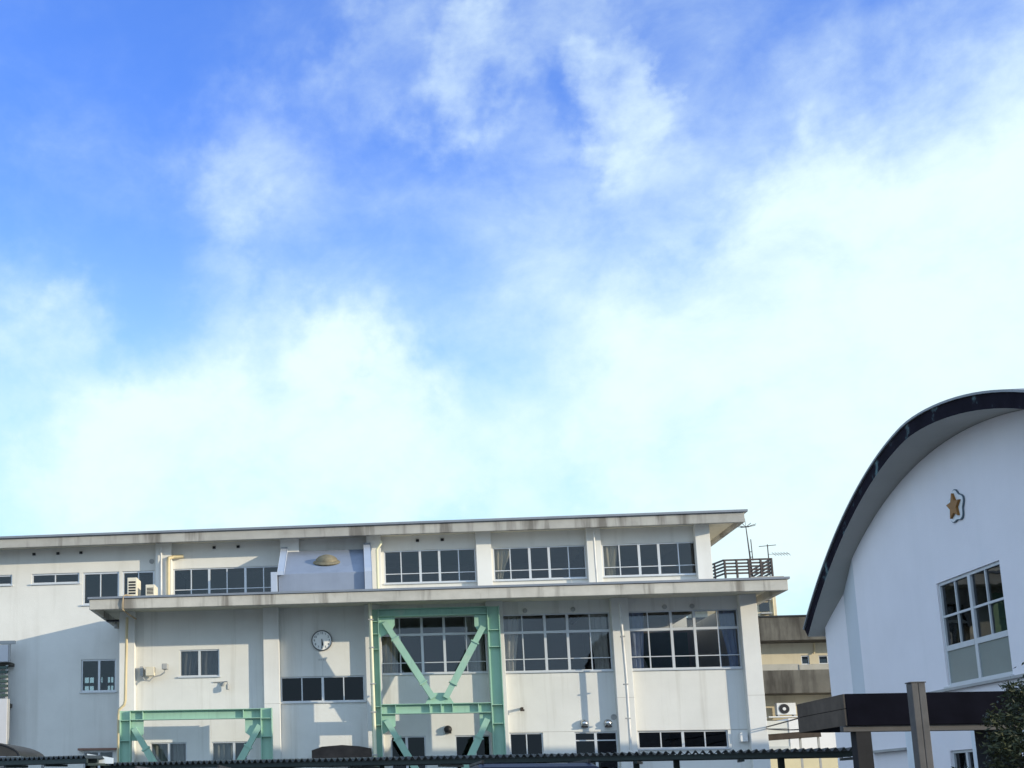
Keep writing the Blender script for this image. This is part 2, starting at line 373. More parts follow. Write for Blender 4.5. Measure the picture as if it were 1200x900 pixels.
# ------------------------------------------------------------------ long school building
W, U = 45.0, 47.5
sb = thing('school_building', 'long cream three storey school building with wide concrete canopy and grey framed windows', 'building', (0, 46, 0))
lower_open = [(5.13, 8.93, 6.18, 8.29), (9.55, 13.36, 6.18, 8.29), (.70, 4.53, 6.20, 8.31), (-3.02, .06, 5.23, 6.17), (-6.82, -5.31, 6.26, 7.27),
              (5.18, 6.35, 2.2, 3.98), (7.45, 8.93, 2.2, 3.98), (9.63, 12.69, 3.36, 3.98), (-7.94, -6.56, 2.2, 3.81), (-5.63, -4.29, 2.2, 3.81), (.95, 2.2, 1.6, 3.92), (3.25, 4.50, 1.6, 3.92)]
b = MB(); b.wall([-9.08, 13.9], lambda u: 0.0, lambda u: 8.758, lower_open, FR, W, W+.18)
b.box(-9.08, -8.9, W+.18, U, 0, 8.758); b.box(13.72, 13.9, W+.18, 54, 0, 8.758)
b.build('wall', WALL, sb)
upper_open = [(.98, 4.52, 10.02, 11.33), (5.19, 8.69, 10.02, 11.31), (9.31, 12.77, 10.04, 11.30), (-7.44, -3.17, 9.55, 10.88), (-11.17, -9.66, 9.52, 10.85),
              (-9.54, -8.21, 9.52, 10.85), (-13.31, -11.31, 10.44, 10.86), (-16.0, -14.13, 10.44, 10.86), (-11.2, -9.77, 5.99, 7.29), (-11.06, -9.86, 2.3, 3.63)]
b = MB(); b.wall([-23, -9.08, 13.24], lambda u: 0.0 if u < -9.08 else 8.97, lambda u: 11.908, upper_open, FR, U, U+.18)
b.box(13.06, 13.24, U+.18, 54, 8.97, 11.908); b.box(-23, -22.8, U+.18, 54, 0, 11.908)
b.build('wall', WALLU, sb)
rear_open = [(-12.62, -12.1, 6.55, 7.3), (-11.95, -11.7, 6.9, 7.3), (-11.55, -11.2, 6.55, 7.3)]
b = MB(); b.wall([-23, 13.9], lambda u: 0.0, lambda u: 11.908, rear_open, FR, 54.0, 54.2)
b.build('rear_wall', WALLU, sb)
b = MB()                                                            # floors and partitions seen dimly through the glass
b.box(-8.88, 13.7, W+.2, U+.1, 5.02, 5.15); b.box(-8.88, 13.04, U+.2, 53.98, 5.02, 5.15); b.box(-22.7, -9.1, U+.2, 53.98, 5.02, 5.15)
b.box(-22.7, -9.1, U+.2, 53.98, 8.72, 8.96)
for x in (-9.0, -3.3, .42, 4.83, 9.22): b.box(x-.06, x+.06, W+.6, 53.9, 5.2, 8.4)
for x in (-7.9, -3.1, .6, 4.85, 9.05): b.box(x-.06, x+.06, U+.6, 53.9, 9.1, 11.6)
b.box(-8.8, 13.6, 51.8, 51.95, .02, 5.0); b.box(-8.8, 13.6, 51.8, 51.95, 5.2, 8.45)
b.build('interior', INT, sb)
b = MB(); b.box(10.35, 12.6, 49.0, 49.08, 6.3, 8.0); b.build('chalkboard', BOARD, sb)
# pilasters
for (x0, x1) in ((-9.08, -8.49), (-3.63, -3.04), (.13, .70), (4.53, 5.13), (8.94, 9.54), (13.36, 13.94)):
    b = MB(); b.box(x0, x1, W-.28, W-.002, 0, 8.757); b.build('pilaster', PIL, sb, bevel=.012)
for (x0, x1) in ((-8.12, -7.47), (-3.1, -2.35), (.30, .86), (4.52, 5.10), (8.69, 9.22), (12.70, 13.24)):
    b = MB(); b.box(x0, x1, U-.28, U-.002, 8.97, 11.907); b.build('pilaster', PIL, sb, bevel=.012)
# canopy slab and top roof slab, each with its metal drip edge
b = MB(); b.box(-9.75, 14.3, 42.5, 42.66, 8.5, 8.88); b.box(-9.75, -9.60, 42.661, U-.01, 8.5, 8.88); b.box(14.15, 14.3, 42.661, U+2, 8.5, 8.88); b.box(-9.599, 14.149, 42.661, U+.2, 8.765, 8.95)
cs = b.build('canopy', CONC, sb, bevel=.02)
b = MB(); b.box(-9.80, 14.36, 42.44, 42.66, 8.882, 8.955); b.box(14.14, 14.36, 42.66, U-.3, 8.882, 8.955); b.box(-9.80, -9.58, 42.66, U-.3, 8.882, 8.955)
b.build('drip_edge', CAP, cs)
b = MB(); b.box(-9.598, 14.148, 42.662, U-.02, 8.7585, 8.7645); b.build('soffit', SOFF, cs)
b = MB(); b.box(-23.5, 14.3, 46.4, 46.55, 11.75, 12.13); b.box(14.15, 14.3, 46.551, 55.5, 11.75, 12.13); b.box(-23.5, 14.149, 46.551, 55.5, 11.915, 12.15); rf = b.build('roof', CONCR, sb, bevel=.02)
b = MB(); b.box(-23.5, 14.4, 46.3, 46.55, 12.132, 12.215); b.box(14.15, 14.4, 46.55, 55.5, 12.132, 12.215); b.build('drip_edge', CAP, rf)
b = MB(); b.box(-23.4, 14.148, 46.552, 55.4, 11.9085, 11.9145); b.build('soffit', SOFF, rf)
# horizontal paint joints on the wall
JOINT = mat('joint_line_grey', (.40, .39, .36), .9)
for (x0, x1, y, za, zb) in ((5.14, 8.93, W-.006, 4.0, 4.012), (9.55, 13.35, W-.012, 3.985, 4.005), (8.935, 9.545, W-.284, 5.16, 5.172), (13.355, 13.945, W-.284, 5.16, 5.172), (-3.635, -3.035, W-.284, 5.16, 5.172)):
    b = MB(); b.box(x0, x1, y, y+.003, za, zb); b.build('joint_line', JOINT, sb)
# windows, second floor
def mul(x0, x1): w = x1-x0; return (x0+w*.185, x0+w*.815), (x0+w*.395, x0+w*.605)
t1, t2 = mul(5.13, 8.93)
window(sb, 5.13, 8.93, 6.18, 8.29, W, t1, t2, ((7.62, .09), (6.64, .03)), curtains=((5.2, 5.75, 5.22, 5.55, CURW), (8.2, 8.85, 8.35, 8.85, CURW)))
t1, t2 = mul(9.55, 13.36)
window(sb, 9.55, 13.36, 6.18, 8.29, W, t1, t2, ((7.62, .09), (6.64, .03)), curtains=((9.6, 10.15, 9.65, 10.05, CURB), (12.75, 13.3, 13.0, 13.3, CURB)))
t1, t2 = mul(.70, 4.53)
window(sb, .70, 4.53, 6.20, 8.31, W, t1, t2, ((7.64, .09), (6.60, .03)), curtains=((.78, 1.15, .78, 1.1, CURT), (1.13, 1.4, 1.1, 1.3, CURW), (3.75, 4.45, 3.8, 4.45, CURW)))
window(sb, -3.02, .06, 5.23, 6.17, W, (-2.24, -.70), (-1.47,), glassm=GLASSD)
window(sb, -6.82, -5.31, 6.26, 7.27, W, (), (-6.07,), curtains=((-6.78, -6.12, -6.78, -6.25, CURD), (-6.0, -5.35, -6.05, -5.35, CURD)))
# ground floor
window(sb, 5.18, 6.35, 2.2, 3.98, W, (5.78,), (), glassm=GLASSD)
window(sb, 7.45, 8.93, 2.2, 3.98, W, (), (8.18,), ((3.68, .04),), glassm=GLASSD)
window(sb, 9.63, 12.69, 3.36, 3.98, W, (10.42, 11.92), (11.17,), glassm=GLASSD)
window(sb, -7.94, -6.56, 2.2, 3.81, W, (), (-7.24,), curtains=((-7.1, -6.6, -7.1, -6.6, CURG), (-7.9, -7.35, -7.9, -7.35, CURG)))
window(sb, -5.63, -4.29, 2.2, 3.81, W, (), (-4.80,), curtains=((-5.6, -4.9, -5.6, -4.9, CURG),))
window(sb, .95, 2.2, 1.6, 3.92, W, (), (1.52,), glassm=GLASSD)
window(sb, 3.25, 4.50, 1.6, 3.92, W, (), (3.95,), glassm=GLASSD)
# third floor
cur3 = {5.19: ((5.22, 5.85, 5.3, 5.55, CURT),), 9.31: ((9.35, 9.9, 9.45, 9.8, CURT),)}
for (x0, x1, z0, z1) in upper_open[:3]:
    t1, t2 = mul(x0, x1)
    window(sb, x0, x1, z0, z1, U, t1, t2, ((10.40, .03),), curtains=cur3.get(x0, ()))
window(sb, -7.44, -3.17, 9.55, 10.88, U, (-6.72, -5.27, -3.80), (-5.99, -4.53), ((10.02, .03),))
window(sb, -11.17, -9.66, 9.52, 10.85, U, (-10.44,), (), frame=.07)
window(sb, -9.54, -8.21, 9.52, 10.85, U, (-8.87,), (), frame=.07)
window(sb, -13.31, -11.31, 10.44, 10.86, U, (-12.33,), (), frame=.06)
window(sb, -16.0, -14.13, 10.44, 10.86, U, (-15.1,), (), frame=.06)
# left wing
window(sb, -11.2, -9.77, 5.99, 7.29, U, (), (-10.47,), frame=.06, glassm=glass('clear_window_glass', (.8, .82, .82), .03))
window(sb, -11.06, -9.86, 2.3, 3.63, U, (), (-10.45,))
b = MB(); b.box(-11.25, -9.7, U-.25, U-.003, 3.66, 3.74); b.build('lintel', mat('red_brown_paint', (.22, .13, .10), .8, .1), sb)
for (x0, x1, z0, z1) in rear_open: window(sb, x0, x1, z0, z1, 54.2, ((x0+x1)/2,), (), ((6.93, .14),), sgn=-1, sill=False)
# vents
for (x, z) in ((-13.22, 11.58), (-12.21, 11.58), (-11.25, 11.58), (-5.77, 11.6), (-4.8, 11.6), (2.3, 11.6), (3.26, 11.6)):
    b = MB(); b.box(x-.06, x+.06, U-.06, U-.003, z-.05+.1, z+.05+.1); b.build('vent', DARKM, sb)
for (x, z) in ((5.95, 8.42), (7.65, 8.42), (10.85, 8.42), (11.8, 8.42)):
    b = MB(); b.lathe((x, W-.003, z), (0, -1, 0), [(.085, 0), (.085, .04), (.05, .06)], 14); b.build('vent', GREYM, sb)
for (x, y, z) in ((8.84, W, 4.50), (-8.32, U, 11.22)):
    b = MB(); b.lathe((x, y-.003, z), (0, -1, 0), [(.10, 0), (.10, .03), (.07, .035), (.07, .015)], 16); b.build('vent', GREYM, sb)
for (x, z, mm) in ((7.80, 4.28, STEEL), (8.62, 4.28, STEEL), (3.01, 4.14, DARKM)):
    b = MB(); b.lathe((x, W-.003, z), (0, -1, 0), [(.14, 0), (.145, .03), (.13, .10), (.09, .16), (.03, .19)], 20)
    v = b.build('vent_hood', mm, sb, smooth=True)
    b = MB(); b.box(x-.11, x+.11, W-.16, W-.04, z-.15, z-.10); b.build('vent_mouth', DARKM, v)
b = MB(); b.box(5.60, 5.68, W-.30, W-.003, 4.80, 4.88); b.box(5.57, 5.71, W-.32, W-.24, 4.74, 4.80); b.build('wall_bracket', RUST, sb)
b = MB(); b.box(13.04, 13.30, W-.16, W-.003, 3.56, 3.88); b.build('vent_box', WHITEM, sb, bevel=.012)
# downpipes
def pipe(pts, r, m_, brackets=()):
    p_ = MB().tube(pts, r, 10).build('downpipe', m_, sb, smooth=True)
    if brackets:
        for (x, y, z) in brackets:
            q = MB(); q.box(x-r*1.5, x+r*1.5, y-r*1.25, y+r*1.8, z-.02, z+.02); q.build('pipe_bracket', GREYM, p_)
pipe([(.34, 43.42, 8.74), (.35, 43.42, 6), (.36, 43.42, 3), (.36, 43.42, .1)], .065, PIPEC, [(.35, 43.42, z) for z in (8.0, 7.0, 5.7, 4.7, 3.2)])
pipe([(-8.74, 44.5, 8.49), (-8.78, 44.5, 6.5), (-8.80, 44.5, 5.35), (-8.84, 44.5, 5.2), (-9.02, 44.5, 5.03), (-9.05, 44.5, 4.8), (-9.05, 44.5, .1)], .055, PIPEY)
pipe([(9.17, 44.35, 8.49), (9.22, 44.35, 6), (9.22, 44.35, 3), (9.22, 44.35, .1)], .05, PIPEW, [(9.20, 44.35, z) for z in (7.3, 5.6, 4.4)])
pipe([(.86, 47.0, 11.62), (1.0-.12, 47.0, 11.55), (.70, 47.05, 11.3), (.70, 47.05, 8.98)], .055, PIPEC)
pipe([(8.94, 47.05, 11.74), (8.94, 47.05, 10.5), (8.96, 47.05, 8.98)], .04, PIPEW)
pipe([(-7.0, 47.35, 11.36), (-7.42, 47.3, 11.33), (-7.56, 47.1, 11.25), (-7.58, 47.08, 11.1), (-7.58, 47.08, 8.98)], .075, PIPEY)
pipe([(-7.87, 47.1, 11.74), (-7.87, 47.1, 8.98)], .045, PIPEW)
# blue hood on the canopy roof
b = MB(); b.prism([(44.8, 8.96), (44.8, 10.02), (47.25, 11.38), (47.49, 11.38), (47.49, 8.96)], lambda u, w, d: (d, u, w), -3.02, .18); hd = b.build('roof_hood', BLUE, sb, bevel=.01)
b = MB(); b.prism([(44.66, 9.96), (44.70, 10.12), (47.2, 11.55), (47.45, 11.55), (47.45, 11.40), (47.25, 11.385), (44.78, 10.025)], lambda u, w, d: (d, u, w), -3.05, -2.80); b.build('cheek', mat('pale_blue_edge', (.36, .41, .50), .8, .04), hd, bevel=.01)
b = MB(); b.box(-3.30, -3.06, 44.62, 47.45, 8.96, 10.08); b.build('side_block', MATS['pale_blue_edge'], hd, bevel=.01)
b = MB(); b.prism([(44.62, 8.96), (44.62, 10.0), (44.72, 10.16), (47.2, 11.62), (47.47, 11.62), (47.47, 8.96)], lambda u, w, d: (d, u, w), .19, .46); b.build('cheek', MATS['pale_blue_edge'], hd, bevel=.01)
b = MB(); b.lathe((-1.24, 45.95, 10.58), (0, -.35, .94), [(.30, -.12), (.34, .0), (.50, .02), (.53, .06), (.50, .10), (.42, .14), (.40, .20), (.30, .29), (.14, .35), (.02, .37)], 28); b.build('ventilator', BRONZE, hd, smooth=True)

# ------------------------------------------------------------------ green steel brace frames
def hcol(x0, x1, y0, y1, z0, z1, stiff=()):
    m_ = MB(); t = .025; ym = (y0+y1)/2
    m_.box(x0, x0+t, y0, y1, z0, z1); m_.box(x1-t, x1, y0, y1, z0, z1); m_.box(x0+t, x1-t, ym-.012, ym+.012, z0, z1)
    for z in stiff: m_.box(x0+t, x1-t, y0+.02, ym-.013, z-.012, z+.012)
    return m_
def hbeam(x0, x1, y0, y1, z0, z1, stiff=()):
    m_ = MB(); t = .025; ym = (y0+y1)/2
    m_.box(x0, x1, y0, y1, z0, z0+t); m_.box(x0, x1, y0, y1, z1-t, z1); m_.box(x0, x1, ym-.012, ym+.012, z0+t, z1-t)
    for x in stiff: m_.box(x-.012, x+.012, y0+.02, ym-.013, z0+t, z1-t)
    return m_
def brace(p, q, w=.24):
    m_ = MB(); p, q = Vector(p), Vector(q); d = q-p
    m_.bar(p, q, w*.85, w*.85, (0, 1, 0)); m_.bar(p+d*.22, p+d*.80, w, w, (0, 1, 0))
    for s in (.22, .80): m_.bar(p+d*(s-.008), p+d*(s+.008), w*1.25, w*1.25, (0, 1, 0))
    return m_
Y0, Y1, YC = 43.50, 43.84, 43.67
bf = thing('brace_frame', 'tall green steel brace frame with a V of diagonals in front of curtained window', 'brace frame', (2.6, YC, 0), 'green steel braces')
hcol(.28, .63, Y0, Y1, 0, 8.40, (7.95, 7.5, 4.9, 4.25, 6.95)).build('column', GREEN, bf)
hcol(4.44, 4.87, Y0, Y1, 0, 8.40, (7.55, 6.95, 4.9, 4.25)).build('column', GREEN, bf)
hbeam(.64, 4.43, Y0+.002, Y1-.002, 8.12, 8.39).build('beam', GREEN, bf)
hbeam(.64, 4.43, Y0+.002, Y1-.002, 4.63, 4.98, (1.13, 2.32, 2.71, 3.11, 4.0)).build('beam', GREEN, bf)
for (pts) in ([(.64, 8.11), (1.20, 8.11), (1.20, 7.82), (1.04, 7.55), (.64, 7.38)], [(4.43, 8.11), (4.0, 8.11), (4.0, 7.72), (4.15, 7.47), (4.43, 7.42)],
              [(2.17, 4.99), (2.39, 5.36), (2.94, 5.36), (3.16, 4.99)], [(.64, 4.62), (1.11, 4.62), (1.11, 4.21), (.64, 3.92)], [(4.43, 4.62), (4.03, 4.62), (4.03, 4.16), (4.43, 3.92)]):
    MB().prism(pts, lambda u, w, d: (u, d, w), YC-.03, YC+.03).build('gusset', GREEN, bf)
brace((.84, YC-.06, 7.92), (2.45, YC-.06, 5.17)).build('brace', GREEN, bf)
brace((4.29, YC-.06, 7.67), (2.88, YC-.06, 5.17)).build('brace', GREEN, bf)
brace((.79, YC-.06, 4.41), (2.42, YC-.06, 1.5)).build('brace', GREEN, bf)
brace((4.29, YC-.06, 4.41), (2.86, YC-.06, 1.5)).build('brace', GREEN, bf)
bf = thing('brace_frame', 'low green steel brace frame across the ground floor at the left corner', 'brace frame', (-6.1, YC, 0), 'green steel braces')
hcol(-8.81, -8.41, Y0, Y1, 0, 4.91, (4.56, 3.82)).build('column', GREEN, bf)
hcol(-3.67, -3.26, Y0, Y1, 0, 4.93, (4.56, 3.91)).build('column', GREEN, bf)
hbeam(-8.40, -3.68, Y0+.002, Y1-.002, 4.56, 4.91, (-7.96, -4.29)).build('beam', GREEN, bf)
for pts in ([(-8.40, 4.55), (-7.95, 4.55), (-7.95, 4.06), (-8.19, 3.82), (-8.40, 3.82)], [(-3.68, 4.55), (-4.24, 4.55), (-4.24, 4.06), (-3.95, 3.86), (-3.68, 3.86)]):
    MB().prism(pts, lambda u, w, d: (u, d, w), YC-.03, YC+.03).build('gusset', GREEN, bf)
brace((-8.29, YC-.06, 4.26), (-6.3, YC-.06, .9)).build('brace', GREEN, bf)
brace((-3.70, YC-.06, 4.31), (-5.68, YC-.06, .9)).build('brace', GREEN, bf)

# ------------------------------------------------------------------ wall clock
ck = thing('wall_clock', 'round white clock with dark rim on the wall above the four pane window', 'clock', (-1.46, W, 7.49))
def disc(r0, r1, y0, y1, seg=40): return MB().lathe((-1.46, y1, 7.49), (0, -1, 0), [(r0, 0), (r0, y1-y0), (r1, y1-y0+.004), (r1, y1-y0-.03)], seg)
disc(.385, .352, W-.10, W-.003).build('rim', mat('clock_rim_grey', (.09, .09, .095), .5), ck)
MB().lathe((-1.46, W-.06, 7.49), (0, -1, 0), [(.351, 0), (.351, .012)], 40).build('dial', CLOCKW, ck)
h = MB(); h.bar((-1.46, W-.082, 7.52), (-1.425, W-.082, 7.30), .035, .008, (0, 1, 0)); h.build('hour_hand', DARKM, ck)
h = MB(); h.bar((-1.46, W-.092, 7.55), (-1.468, W-.092, 7.20), .024, .008, (0, 1, 0)); h.build('minute_hand', DARKM, ck)
def text(body, size, loc, rot, name, material, parent, extrude=.003):
    cu = bpy.data.curves.new(name, 'FONT'); cu.body = body; cu.size = size; cu.extrude = extrude; cu.align_x = 'CENTER'; cu.align_y = 'CENTER'
    to = bpy.data.objects.new('tmp', cu); C.objects.link(to)
    dg = bpy.context.evaluated_depsgraph_get(); me = bpy.data.meshes.new_from_object(to.evaluated_get(dg))
    bpy.data.objects.remove(to); me.name = name
    o = bpy.data.objects.new(name, me); C.objects.link(o); me.materials.clear(); me.materials.append(material)
    o.parent = parent; o.location = Vector(loc)-parent.location; o.rotation_euler = rot; return o
for n in range(1, 13):
    a = n*math.pi/6
    text(str(n), .115, (-1.46+.275*math.sin(a), W-.078, 7.49+.275*math.cos(a)), (R(90), 0, 0), 'numeral', DARKM, ck)
pl = MB()
for i, x in enumerate((-.14, -.06, .02, .10)):
    pl.box(-1.46+x, -1.46+x+.012, W-.012, W-.003, 6.75, 6.81); pl.box(-1.46+x+.02, -1.46+x+.05, W-.012, W-.003, 6.765, 6.78); pl.box(-1.46+x+.02, -1.46+x+.05, W-.012, W-.003, 6.795, 6.806)
pl.box(-1.462, -1.456, W-.008, W-.003, 6.18, 6.74)
tag(pl.build('lettering', GREYM), 'tiny grey lettering on the wall under the round clock', 'lettering')

# ------------------------------------------------------------------ things on the wall and canopy
fl = thing('flood_light', 'grey floodlight with control box and looped cable by the yellowed pipe', 'floodlight', (-7.8, W, 6.3))
b = MB(); b.box(-8.05, -7.72, W-.42, W-.12, 6.28, 6.62); b.build('housing', CREAMM, fl, bevel=.02)
b = MB(); b.box(-7.42, -7.20, W-.5, W-.25, 6.5, 6.72); b.build('lamp_head', GREYM, fl, bevel=.03)
b = MB(); b.tube([(-8.2, W-.25, 6.55), (-8.22, W-.25, 6.3), (-8.1, W-.3, 6.12), (-7.9, W-.3, 6.10), (-7.75, W-.3, 6.25), (-7.5, W-.3, 6.3), (-7.33, W-.35, 6.4), (-7.31, W-.36, 6.52)], .03, 8); b.box(-8.28, -8.16, W-.3, W-.003, 6.3, 6.65); b.build('bracket', GREYM, fl)
wl = thing('wall_lamp', 'small grey lantern on a bent arm below the small curtained window', 'lamp', (-5.0, W, 5.9))
b = MB(); b.tube([(-5.55, W-.02, 6.02), (-5.15, W-.05, 6.03), (-5.0, W-.16, 6.03), (-4.98, W-.2, 5.92)], .02, 8); b.lathe((-5.2, W-.003, 5.96), (0, -1, 0), [(.09, 0), (.09, .05), (.05, .06)], 14); b.build('arm', GREYM, wl)
b = MB(); b.lathe((-4.98, W-.2, 5.72), (0, 0, 1), [(.05, 0), (.07, .02), (.07, .17), (.04, .21)], 12); b.build('lantern', GREYM, wl)
wl = thing('wall_lamp', 'small dark lamp hanging under the canopy at its left end', 'lamp', (-9.1, W+.6, 8.2))
b = MB(); b.tube([(-9.25, 44.9, 8.49), (-9.25, 44.9, 8.30)], .02, 8); b.box(-9.6, -9.12, 44.8, 45.0, 8.40, 8.47); b.build('arm', DARKM, wl)
b = MB(); b.lathe((-9.25, 44.9, 8.14), (0, 0, 1), [(.05, 0), (.075, .03), (.07, .14), (.03, .18)], 12); b.build('lantern', GREYM, wl)

def ac_unit(x, y, z, w, d, h, label, face='x', m_=CREAMM, group='air conditioner units'):
    r = thing('air_conditioner', label, 'air conditioner', (x, y, z), group)
    b = MB(); b.box(x-w/2, x+w/2, y-d/2, y+d/2, z+.06, z+h); b.build('casing', m_, r, bevel=.015)
    b = MB(); b.box(x-w/2+.03, x-w/2+.12, y-d/2+.02, y+d/2-.02, z, z+.058); b.box(x+w/2-.12, x+w/2-.03, y-d/2+.02, y+d/2-.02, z, z+.058); b.build('foot', GREYM, r)
    if face == 'x':                  # louvred end turned to the camera
        b = MB()
        for i in range(5):
            zz = z+.14+i*(h-.24)/5; b.box(x-w/2+.05, x+w/2-.05, y-d/2-.006, y-d/2-.001, zz, zz+(h-.24)/5*.62)
        b.build('louvre', DARKM, r)
    else:
        cx = x-w*.12
        b = MB(); b.lathe((cx, y-d/2-.002, z+h*.54), (0, -1, 0), [(h*.40, 0), (h*.40, .012)], 28); b.build('fan_guard', GREYM, r)
        b = MB(); b.lathe((cx, y-d/2-.015, z+h*.54), (0, -1, 0), [(h*.37, 0), (h*.37, .006)], 28); b.build('fan_opening', DARKM, r)
        b = MB(); b.lathe((cx, y-d/2-.022, z+h*.54), (0, -1, 0), [(h*.13, 0), (h*.12, .018)], 20); b.build('fan_hub', WHITEM, r)
    return r
ac_unit(-8.29, 43.55, 9.0, .36, .8, .76, 'cream air conditioner unit standing louvred end out on the canopy edge')
ac_unit(-7.62, 43.5, 8.98, .34, .7, .50, 'smaller tan air conditioner unit lying beside the cream one on the canopy')
b = MB(); b.box(-8.55, -8.0, 43.15, 43.95, 8.955, 8.998); b.build('mounting_pad', CONC); bpy.data.objects['mounting_pad'].name = 'mounting_pad'
tag(bpy.data.objects['mounting_pad'], 'low concrete pad under the louvred cream unit on the canopy', 'pad')
b = MB(); b.tube([(-8.2, 43.1, 9.05), (-8.42, 42.6, 9.02), (-8.48, 42.46, 8.95), (-8.5, 42.44, 8.7), (-8.5, 42.46, 8.47), (-8.45, 43.3, 8.42), (-8.4, 44.5, 8.42)], .03, 8)
tag(b.build('refrigerant_pipe', mat('tan_pipe_wrap', (.35, .27, .17), .8, .1)), 'tan wrapped pipe dropping over the canopy edge from the louvred unit', 'pipe')
b = MB(); b.prism([(-1.85, 3.1), (-1.85, 3.38), (-1.5, 3.5), (-.8, 3.55), (-.2, 3.50), (.22, 3.42), (.22, 3.1)], lambda u, w, d: (u, d, w), 43.6, 44.9)
tag(b.build('entrance_awning', RUST, bevel=.02), 'dark rusty awning with a rounded top over the ground floor under the clock', 'awning')

# ------------------------------------------------------------------ balcony at the left edge
bl = thing('stair_balcony', 'white outdoor balcony with handrail and dark louvres at the left edge', 'balcony', (-15.5, 46.7, 0))
PARA = mat('parapet_paint', (.50, .50, .52), .85, .05, 1, streak=.15, streakcol=(.4, .38, .36))
b = MB(); b.box(-18, -14.0, 46.7, 46.9, 3.4, 5.71); b.build('parapet', PARA, bl)
b = MB(); b.box(-18, -14.0, 46.7, 46.9, 7.19, 7.85); b.build('parapet', PARA, bl)
b = MB(); b.box(-18, -14.0, 46.9, 47.45, 5.4, 5.55); b.build('floor', RCONC, bl)
b = MB(); b.box(-18, -13.94, 46.9, 47.45, 7.06, 7.18); b.build('floor', RCONC, bl)
b = MB(); b.box(-18, -13.74, 46.74, 46.87, 7.90, 8.03); b.build('handrail', GREYM, bl)
for i in range(7):
    b = MB(); b.box(-18, -14.02, 46.72, 46.86, 5.80+i*.185, 5.80+i*.185+.10); b.build('louvre', mat('dark_green_louvre', (.05, .08, .07), .6, .2), bl)
for (x, z0, z1) in ((-13.97, 7.19, 7.9), (-14.06, 5.72, 7.05), (-13.97, 0, 5.7), (-17.9, 0, 3.39)):
    b = MB(); b.box(x-.04, x+.04, 46.77, 46.85, z0, z1); b.build('post', GREYM, bl)

# ------------------------------------------------------------------ gymnasium
GX, GYC = 13.0, 27.7
def arc(y, dr=0.0):
    R_ = 12.5 if y >= GYC else 13.6
    dy = min(abs(y-GYC), R_-.01); return 9.40-R_+math.sqrt(max(R_*R_-dy*dy, .01)) + dr
gy = thing('gymnasium', 'white gymnasium with barrel vaulted roof and dark curved roof edge', 'gymnasium', (20, GYC, 0))
YB = 33.68
cuts = [19.5+.25*i for i in range(57)]+[YB]
cuts = sorted(c for c in set(cuts) if c <= YB)
ops = [(26.34, 29.14, 4.03, 6.38), (28.25, 29.4, 1.85, 2.62)]
b = MB(); b.wall(cuts, lambda u: 0.0, lambda u: arc(u)-.01, ops, GB, GX, GX+.2); b.build('gable_wall', GYM, gy)
b = MB()                                                       # folded corner beyond the gable: two narrow faces
for (ya, xa, yb, xb) in ((YB, 13.0, 34.9, 13.16),):
    b.quad((xa, ya, 0), (xb, yb, 0), (xb, yb, arc(yb)), (xa, ya, arc(ya)))
b.build('corner_strip', GYMS, gy)
b = MB(); n_ = 6
for i in range(n_):
    ya, yb = 34.9+i*1.0/n_, 34.9+(i+1)*1.0/n_; xa, xb = 13.16-.2*i/n_, 13.16-.2*(i+1)/n_
    b.quad((xa, ya, 0), (xb, yb, 0), (xb, yb, arc(yb)-.01), (xa, ya, arc(ya)-.01))
b.quad((12.96, 35.9, 0), (40, 35.9, 0), (40, 35.9, 6.3), (12.96, 35.9, 6.3)); b.quad((13.0, 19.5, 0), (40, 19.5, 0), (40, 19.5, 6.6), (13, 19.5, 6.6)); b.quad((40, 19.5, 0), (40, 35.9, 0), (40, 35.9, 6), (40, 19.5, 6))
b.build('side_wall', GYM, gy)
def over(y):
    if y < GYC: return .93+.08*(1-math.exp(-(GYC-y)*1.2))
    return .43+.50*max(0.0, 1-(y-GYC)/8.2)**2
ys = [36.15-.333*i for i in range(51)]; ys = [y for y in ys if y > 19.2]
rs = MB(); fa = MB(); sf = MB(); ed = MB()
TH = .30
def nrm(y):
    e = .01; s = (arc(y+e)-arc(y-e))/(2*e); l = math.hypot(1, s); return (-s/l, 1/l)
for ya, yb in zip(ys, ys[1:]):
    P = []
    for y in (ya, yb):
        n1, n2 = nrm(y); xo = GX-over(y); z = arc(y)
        P.append(((xo, y, z), (xo, y+n1*TH, z+n2*TH), (40, y, z), (40, y+n1*TH, z+n2*TH), (GX, y, z-.012), (xo-.04, y+n1*(TH+.003), z+n2*(TH+.003)), (xo-.04, y+n1*(TH+.05), z+n2*(TH+.05)), (40, y+n1*(TH+.05), z+n2*(TH+.05)), (40, y+n1*(TH+.003), z+n2*(TH+.003))))
    a, c = P
    fa.quad(a[0], c[0], c[1], a[1])
    sf.quad(a[0], a[2], c[2], c[0])
    rs.quad(a[5], c[5], c[6], a[6]); rs.quad(a[6], c[6], c[7], a[7]); rs.quad(a[5], a[8], c[8], c[5])
y = ys[0]; n1, n2 = nrm(y); xo = GX-over(y)
fa.quad((xo, y, arc(y)), (xo, y+n1*TH, arc(y)+n2*TH), (40, y+n1*TH, arc(y)+n2*TH), (40, y, arc(y)))
rs.build('roof', ROOFM, gy, smooth=True); fa.build('fascia', FASC, gy); sf.build('soffit', GSOF, gy, smooth=True)
b = MB(); b.box(GX-.10, GX-.003, 19.6, 30.0, 3.93, 3.985); b.build('ledge', GREYM, gy)
